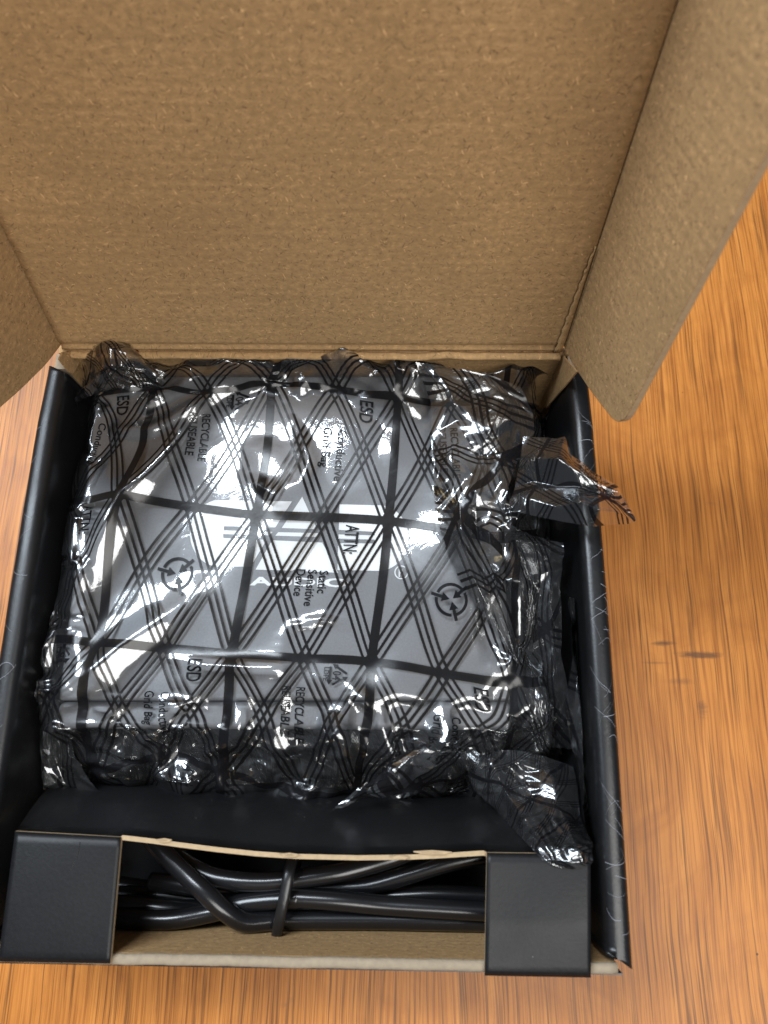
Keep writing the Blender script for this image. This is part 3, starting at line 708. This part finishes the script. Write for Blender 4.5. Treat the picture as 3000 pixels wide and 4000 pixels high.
# ------------------------------------------------------------------ loose folds of the bag (separate lattices of the same film)
def fold(name, rows, uv0, ang, seed, cr=0.10, sub=14, bl=1, uvs=1.0, freqs=(55, 95, 170), slack=1.0, it=12, label=None, stiff=.30, zmin=.004, zs=1.0):
    C = np.array(rows, float); zm = C[..., 2].mean(1, keepdims=True); C[..., 2] = zm + (C[..., 2] - zm) * zs; X = Pn(C[..., 0], C[..., 1], C[..., 2])
    nr, nc = X.shape[:2]
    def lin(M, k):
        n = len(M); t = np.linspace(0, n - 1, (n - 1) * k + 1); i = np.clip(t.astype(int), 0, n - 2); f = (t - i).reshape(-1, *([1] * (M.ndim - 1)))
        return M[i] * (1 - f) + M[i + 1] * f
    def up(M): return np.swapaxes(lin(np.swapaxes(lin(M, sub), 0, 1), sub), 0, 1)
    Y = blur(up(X), bl)
    lu = np.linalg.norm(np.diff(X, axis=1), axis=-1).mean(); lv = np.linalg.norm(np.diff(X, axis=0), axis=-1).mean()
    jj, ii = np.meshgrid(np.arange(Y.shape[1]), np.arange(Y.shape[0]))
    a = jj / sub * lu; b = ii / sub * lv
    N = np.cross(np.gradient(Y, axis=1), np.gradient(Y, axis=0)); N /= np.linalg.norm(N, axis=-1, keepdims=True) + 1e-12
    Yr = Y
    ll = np.minimum(np.linalg.norm(np.gradient(Y, axis=1), axis=-1) * sub / lu, np.linalg.norm(np.gradient(Y, axis=0), axis=-1) * sub / lv)
    Y = Y + N * (crumple(a, b, seed, freqs) * cr * blur(np.clip(ll, .05, 1.1), 6))[..., None]
    Y = relax(Y, Yr, slack, np.full((*Y.shape[:2], 1), stiff), Y.copy(), it, None, .05)
    Y[..., 2] = np.maximum(Y[..., 2], zmin)
    Y[..., 0] = np.where(Y[..., 2] < H + .002, np.clip(Y[..., 0], -.0940, .0942), Y[..., 0])
    Y[..., 1] = np.where(Y[..., 2] < H - .003, np.minimum(Y[..., 1], -.0004), Y[..., 1])
    ca, sa = math.cos(ang), math.sin(ang)
    gx, gy, gz = Yr[..., 0] + .7 * Yr[..., 2], -Yr[..., 1] + .7 * Yr[..., 2], Yr[..., 2]
    ua = uv0[0] + (ca * gx - sa * gy) / S * uvs; va = uv0[1] + (sa * gx + ca * gy) / S * uvs
    UVg = np.stack([ua, va], -1)
    UVg = UVg + .03 * np.stack([np.sin(b * 150 + seed), np.sin(a * 130 + seed)], -1)      # the print bends with the folds
    return add_film(name, upsample(Y, 2), upsample(UVg, 2), label=label)
fold('mouth_fold', [
    [(1622, 1412, .066), (1700, 1425, .064), (1800, 1440, .061), (1930, 1470, .058), (2035, 1510, .055)],
    [(1682, 1575, .055), (1763, 1546, .066), (1840, 1545, .060), (1960, 1560, .057), (2085, 1620, .054)],
    [(1683, 1700, .054), (1790, 1640, .060), (1920, 1671, .069), (2000, 1640, .058), (2090, 1690, .054)],
    [(1690, 1870, .053), (1760, 1780, .064), (1870, 1780, .058), (1960, 1770, .064), (2030, 1780, .056)],
    [(1700, 1990, .053), (1790, 1900, .060), (1860, 1920, .066), (1930, 1920, .060), (1985, 1900, .064)],
    [(1730, 2100, .053), (1800, 2060, .064), (1860, 2050, .058), (1910, 2080, .066), (1960, 2060, .060)],
    [(1790, 2260, .053), (1840, 2240, .062), (1890, 2250, .057), (1930, 2260, .064), (1962, 2250, .058)],
    [(1880, 2390, .052), (1920, 2400, .058), (1950, 2410, .056), (1970, 2420, .061), (2000, 2420, .056)],
    [(2000, 2560, .052), (2010, 2580, .055), (2020, 2590, .053), (2030, 2600, .056), (2045, 2600, .052)]],
    (5.3, .15), .85, 3, cr=0.055, zs=.55, label='twisted fold of the bag mouth', freqs=(60, 110, 190))
fold('corner_flap', [
    [(1972, 1985, .060), (1990, 1960, .062), (2010, 1900, .064), (2030, 1800, .066), (2045, 1705, .066)],
    [(2060, 2010, .066), (2070, 1950, .070), (2085, 1880, .066), (2110, 1790, .076), (2165, 1712, .070)],
    [(2150, 2030, .068), (2170, 1980, .074), (2180, 1900, .069), (2180, 1790, .080), (2205, 1705, .068)],
    [(2240, 2045, .070), (2262, 1960, .080), (2260, 1900, .073), (2240, 1830, .077), (2230, 1775, .068)],
    [(2320, 2056, .070), (2340, 1990, .081), (2345, 1930, .074), (2340, 1890, .075), (2330, 1850, .069)],
    [(2420, 2050, .068), (2420, 2000, .076), (2420, 1960, .071), (2420, 1925, .074), (2412, 1900, .070)],
    [(2450, 2047, .067), (2475, 2040, .068), (2484, 2034, .068), (2475, 2010, .069), (2440, 1955, .070)]],
    (6.1, 1.4), 1.25, 8, cr=0.035, uvs=1.8, zs=.7, label='pointed corner of the bag sticking out over the side wall', freqs=(50, 90, 150))
fold('side_pocket', [
    [(1960, 2030, .056), (2020, 2060, .056), (2080, 2090, .056), (2140, 2110, .057), (2200, 2120, .058)],
    [(1970, 2110, .054), (2030, 2110, .050), (2090, 2120, .052), (2150, 2140, .054), (2205, 2150, .058)],
    [(1985, 2250, .050), (2040, 2240, .044), (2100, 2240, .046), (2150, 2230, .048), (2190, 2220, .054)],
    [(1995, 2380, .046), (2050, 2370, .040), (2100, 2370, .044), (2150, 2360, .046), (2190, 2380, .052)],
    [(2010, 2500, .044), (2060, 2500, .040), (2110, 2500, .042), (2160, 2500, .044), (2190, 2540, .050)],
    [(2030, 2650, .042), (2080, 2650, .038), (2120, 2650, .040), (2170, 2680, .044), (2215, 2690, .048)],
    [(2060, 2780, .040), (2110, 2800, .036), (2150, 2800, .038), (2190, 2820, .042), (2230, 2810, .046)],
    [(2110, 2900, .034), (2150, 2920, .032), (2190, 2920, .034), (2220, 2930, .036), (2245, 2920, .040)]],
    (7.2, 2.7), .35, 21, cr=.05)
fold('side_tube', [[(l + (r - l) * t, y + 6 * math.sin(t * 3.1), z + .009 * math.sin(math.pi * (.08 + .84 * t))) for t in (0, .2, .5, .8, 1)]
    for l, r, y, z in [(2225, 2262, 2330, .044), (2235, 2335, 2450, .044), (2225, 2350, 2620, .044), (2215, 2355, 2780, .044), (2235, 2358, 2920, .044), (2262, 2356, 3060, .044), (2285, 2350, 3150, .045), (2300, 2340, 3230, .047), (2318, 2336, 3290, .050)]],
    (8.4, .6), .25, 31, cr=0.050, freqs=(40, 70, 130), label='narrow tube of film lying along the side wall')
fold('lower_corner', [[(2320 - (2320 - x) * 1.18, y, z) for x, y, z in row] for row in [
    [(1870, 2930, .040), (1960, 2930, .042), (2060, 2930, .042), (2160, 2950, .040), (2250, 2990, .038)],
    [(1900, 3010, .038), (1990, 3000, .046), (2080, 3010, .042), (2180, 3040, .046), (2270, 3080, .040)],
    [(1930, 3090, .036), (2020, 3080, .048), (2110, 3100, .046), (2200, 3120, .050), (2285, 3150, .042)],
    [(2000, 3180, .040), (2070, 3170, .052), (2150, 3180, .050), (2225, 3200, .055), (2300, 3230, .046)],
    [(2060, 3250, .050), (2120, 3240, .058), (2185, 3250, .058), (2250, 3265, .062), (2312, 3290, .054)],
    [(2110, 3310, .060), (2160, 3305, .064), (2215, 3310, .066), (2268, 3315, .068), (2318, 3330, .060)],
    [(2150, 3360, .064), (2195, 3362, .066), (2240, 3365, .067), (2285, 3365, .067), (2320, 3360, .062)],
    [(2180, 3385, .0645), (2220, 3392, .0648), (2255, 3394, .065), (2285, 3388, .0645), (2312, 3375, .062)]]],
    (9.0, 2.2), -.45, 41, cr=.08, uvs=2.7, zs=.75, label='gathered dark corner of the bag resting on the card insert')
fold('front_spike', [
    [(1298, 3160, .044), (1330, 3150, .045), (1380, 3130, .046), (1440, 3118, .044)],
    [(1400, 3080, .047), (1440, 3085, .052), (1470, 3100, .050), (1510, 3110, .044)],
    [(1480, 3030, .050), (1520, 3030, .056), (1550, 3050, .052), (1590, 3070, .044)],
    [(1560, 2950, .050), (1600, 2960, .056), (1640, 2980, .052), (1680, 3010, .046)],
    [(1650, 2905, .050), (1690, 2915, .054), (1730, 2930, .052), (1770, 2960, .046)]],
    (3.1, 4.15), .6, 51, cr=0.084, zs=.45, label='pointed standing crease of film')
fold('back_bunch', [
    [(330, 1420, .056), (370, 1345, .062), (430, 1312, .066), (500, 1330, .064), (560, 1390, .060), (640, 1480, .056)],
    [(320, 1470, .054), (370, 1400, .066), (430, 1360, .072), (510, 1380, .068), (570, 1430, .062), (650, 1490, .056)],
    [(300, 1520, .052), (370, 1460, .064), (430, 1430, .070), (500, 1440, .066), (560, 1470, .060), (640, 1500, .055)],
    [(270, 1560, .050), (350, 1520, .058), (420, 1500, .060), (490, 1490, .058), (550, 1500, .056), (640, 1510, .054)],
    [(255, 1592, .050), (310, 1560, .052), (400, 1530, .054), (480, 1515, .054), (560, 1510, .053), (650, 1520, .053)]],
    (.3, 7.2), .3, 61, cr=0.15, uvs=2.6, label='bunched dark corner of the bag at the hinge')
fold('left_pocket', [
    [(100, 2655, .046), (150, 2680, .048), (210, 2720, .048), (260, 2760, .046)],
    [(85, 2760, .042), (140, 2790, .047), (200, 2830, .042), (280, 2870, .044)],
    [(72, 2880, .038), (130, 2900, .044), (210, 2940, .036), (300, 2970, .040)],
    [(70, 2980, .034), (140, 3010, .041), (240, 3030, .034), (350, 3050, .036)],
    [(95, 3060, .030), (170, 3080, .036), (280, 3090, .032), (420, 3110, .032)]],
    (4.2, 6.3), .1, 91, cr=.06, zs=.8)
fold('lower_film', [[(60 + 2180 * t, y + 25 * t, z) for t in np.linspace(0, 1, 12)] for y, z in [(2780, .030), (2860, .022), (2950, .014), (3050, .010), (3140, .012), (3190, .016)]],
    (.37, 10.2), .12, 71, cr=0.210, sub=12)
fold('lower_film', [[(x, 1500 + 1450 * t, z) for x, z in ((2010 + 60 * t, .028), (2060 + 60 * t, .018), (2120 + 60 * t, .014), (2190 + 50 * t, .020))] for t in np.linspace(0, 1, 10)],
    (.37, 12.2), .4, 73, cr=0.168, sub=12)

# ------------------------------------------------------------------ printing on the film
def on_film(uv, lift=.00014):
    X, u0, v0, k = MAIN; n0, n1 = X.shape[:2]
    fu = np.clip((uv[:, 0] - u0) * k, 0, n1 - 2.001); fv = np.clip((uv[:, 1] - v0) * k, 0, n0 - 2.001)
    i = fu.astype(int); j = fv.astype(int); a = (fu - i)[:, None]; b = (fv - j)[:, None]
    p = X[j, i] * (1 - a) * (1 - b) + X[j, i + 1] * a * (1 - b) + X[j + 1, i] * (1 - a) * b + X[j + 1, i + 1] * a * b
    N = np.cross(X[j + 1, i] - X[j, i], X[j, i + 1] - X[j, i]); N /= np.linalg.norm(N, axis=1, keepdims=True) + 1e-12
    N *= np.sign(N[:, 2:3] + 1e-9)
    return p + N * lift
main_o = FILMS[0][0]
def words_on(k, s, r0, c0, rx, cy, sub=28, lift=.00016):
    """Text on a loose fold, given in lattice rows and columns."""
    o, X, _ = FILMS[k]; V, Fc = text2d(s, 1.0, .012); x = (V[:, 0] - V[:, 0].min()) / np.ptp(V[:, 0]); y = V[:, 1] / .69
    fi = np.clip((r0 + rx * x) * sub, 0, X.shape[0] - 2.01); fj = np.clip((c0 + cy * y) * sub, 0, X.shape[1] - 2.01)
    i = fi.astype(int); j = fj.astype(int); a = (fi - i)[:, None]; b = (fj - j)[:, None]
    p = X[i, j] * (1 - a) * (1 - b) + X[i + 1, j] * a * (1 - b) + X[i, j + 1] * (1 - a) * b + X[i + 1, j + 1] * a * b
    N = np.cross(X[i + 1, j] - X[i, j], X[i, j + 1] - X[i, j]); N /= np.linalg.norm(N, axis=1, keepdims=True) + 1e-12; N *= np.sign(N[:, 2:3] + 1e-9)
    link('printed_text', mesh_py('printed_text', p + N * lift, Fc), INK, o)
words_on(2, 'Static', 4.75, 2.75, -.95, -.75); words_on(2, 'Sensitive', 4.55, 3.55, -1.3, -.62); words_on(2, 'Device', 4.2, 4.0, -1.0, -.35)

def put(name, uv, faces):
    link(name, mesh_py(name, on_film(np.asarray(uv, float)), faces), INK, main_o)
def words(s, u, v, cap, length, c, r, bold=.012):
    """Text running down the sheet (+v) with its top towards +u; u, v = baseline start inside cell (c, r)."""
    V, Fc = text2d(s, 1.0, bold); x = V[:, 0]; y = V[:, 1]
    x = (x - x.min()) / (x.max() - x.min()) * length; y = y / .69 * cap
    put('printed_text', np.stack([c + u + y, r + v + x], 1), Fc)
def poly_uv(name, polys, c, r):
    V = []; Fc = []
    for pl in polys: n0 = len(V); V += [(c + a, r + b) for a, b in pl]; Fc.append(tuple(range(n0, len(V))))
    put(name, V, Fc)
def cell(kind, c, r):
    if kind == 0:
        words('ESD', .70, .065, .102, .195, c, r, .018); words('Conductive', .545, .35, .067, .38, c, r); words('Grid Bag', .43, .345, .067, .29, c, r)
    elif kind == 1:
        words('ATTN:', .685, .05, .10, .215, c, r, .018); words('Static', .53, .39, .065, .155, c, r); words('Sensitive', .445, .385, .065, .25, c, r); words('Device', .36, .385, .065, .185, c, r)
    elif kind == 2:
        words('RECYCLABLE', .475, .24, .062, .39, c, r, .016); words('REUSEABLE', .375, .24, .062, .35, c, r, .016); words('LDPE', .655, .065, .036, .115, c, r); words('04', .722, .095, .06, .075, c, r)
        a = [(.70, .03), (.70, .225), (.85, .13)]; bars = []
        for k in range(3):
            p, q_ = Vector(a[k]), Vector(a[(k + 1) % 3]); d = (q_ - p).normalized(); n = Vector((-d.y, d.x)) * .009
            p2 = p + d * .03; q2 = q_ - d * .055
            bars.append([tuple(p2 + n), tuple(q2 + n), tuple(q2 - n), tuple(p2 - n)])
            bars.append([tuple(q2 + n * 2.4), tuple(q2 + d * .04), tuple(q2 - n * 2.4)])
        poly_uv('printed_symbol', bars, c, r)
    else:
        cu_, cv_ = .50, .49; ring = []
        n = 40
        for k in range(n):
            t0, t1 = 2 * math.pi * k / n, 2 * math.pi * (k + 1) / n
            if any(abs((t0 + .08 - R(g) + math.pi) % (2 * math.pi) - math.pi) < .16 for g in (188, 312, 68)): continue
            ring.append([(cu_ + rr * math.cos(t), cv_ + rr * math.sin(t)) for rr, t in ((.115, t0), (.115, t1), (.094, t1), (.094, t0))])
        for g in (188, 312, 68):
            d = Vector((math.cos(R(g)), math.sin(R(g)))); n_ = Vector((-d.y, d.x)); o_ = Vector((cu_, cv_))
            ring.append([tuple(o_ + d * .145 + n_ * .011), tuple(o_ + d * .065 + n_ * .011), tuple(o_ + d * .065 - n_ * .011), tuple(o_ + d * .145 - n_ * .011)])
            ring.append([tuple(o_ + d * .068 + n_ * .032), tuple(o_ + d * .012), tuple(o_ + d * .068 - n_ * .032)])
        poly_uv('printed_symbol', ring, c, r)
for c in range(-1, 3):
    for r in range(0, 4):
        cell((r + (2 if c % 2 == 0 else 0)) % 4, c, r)
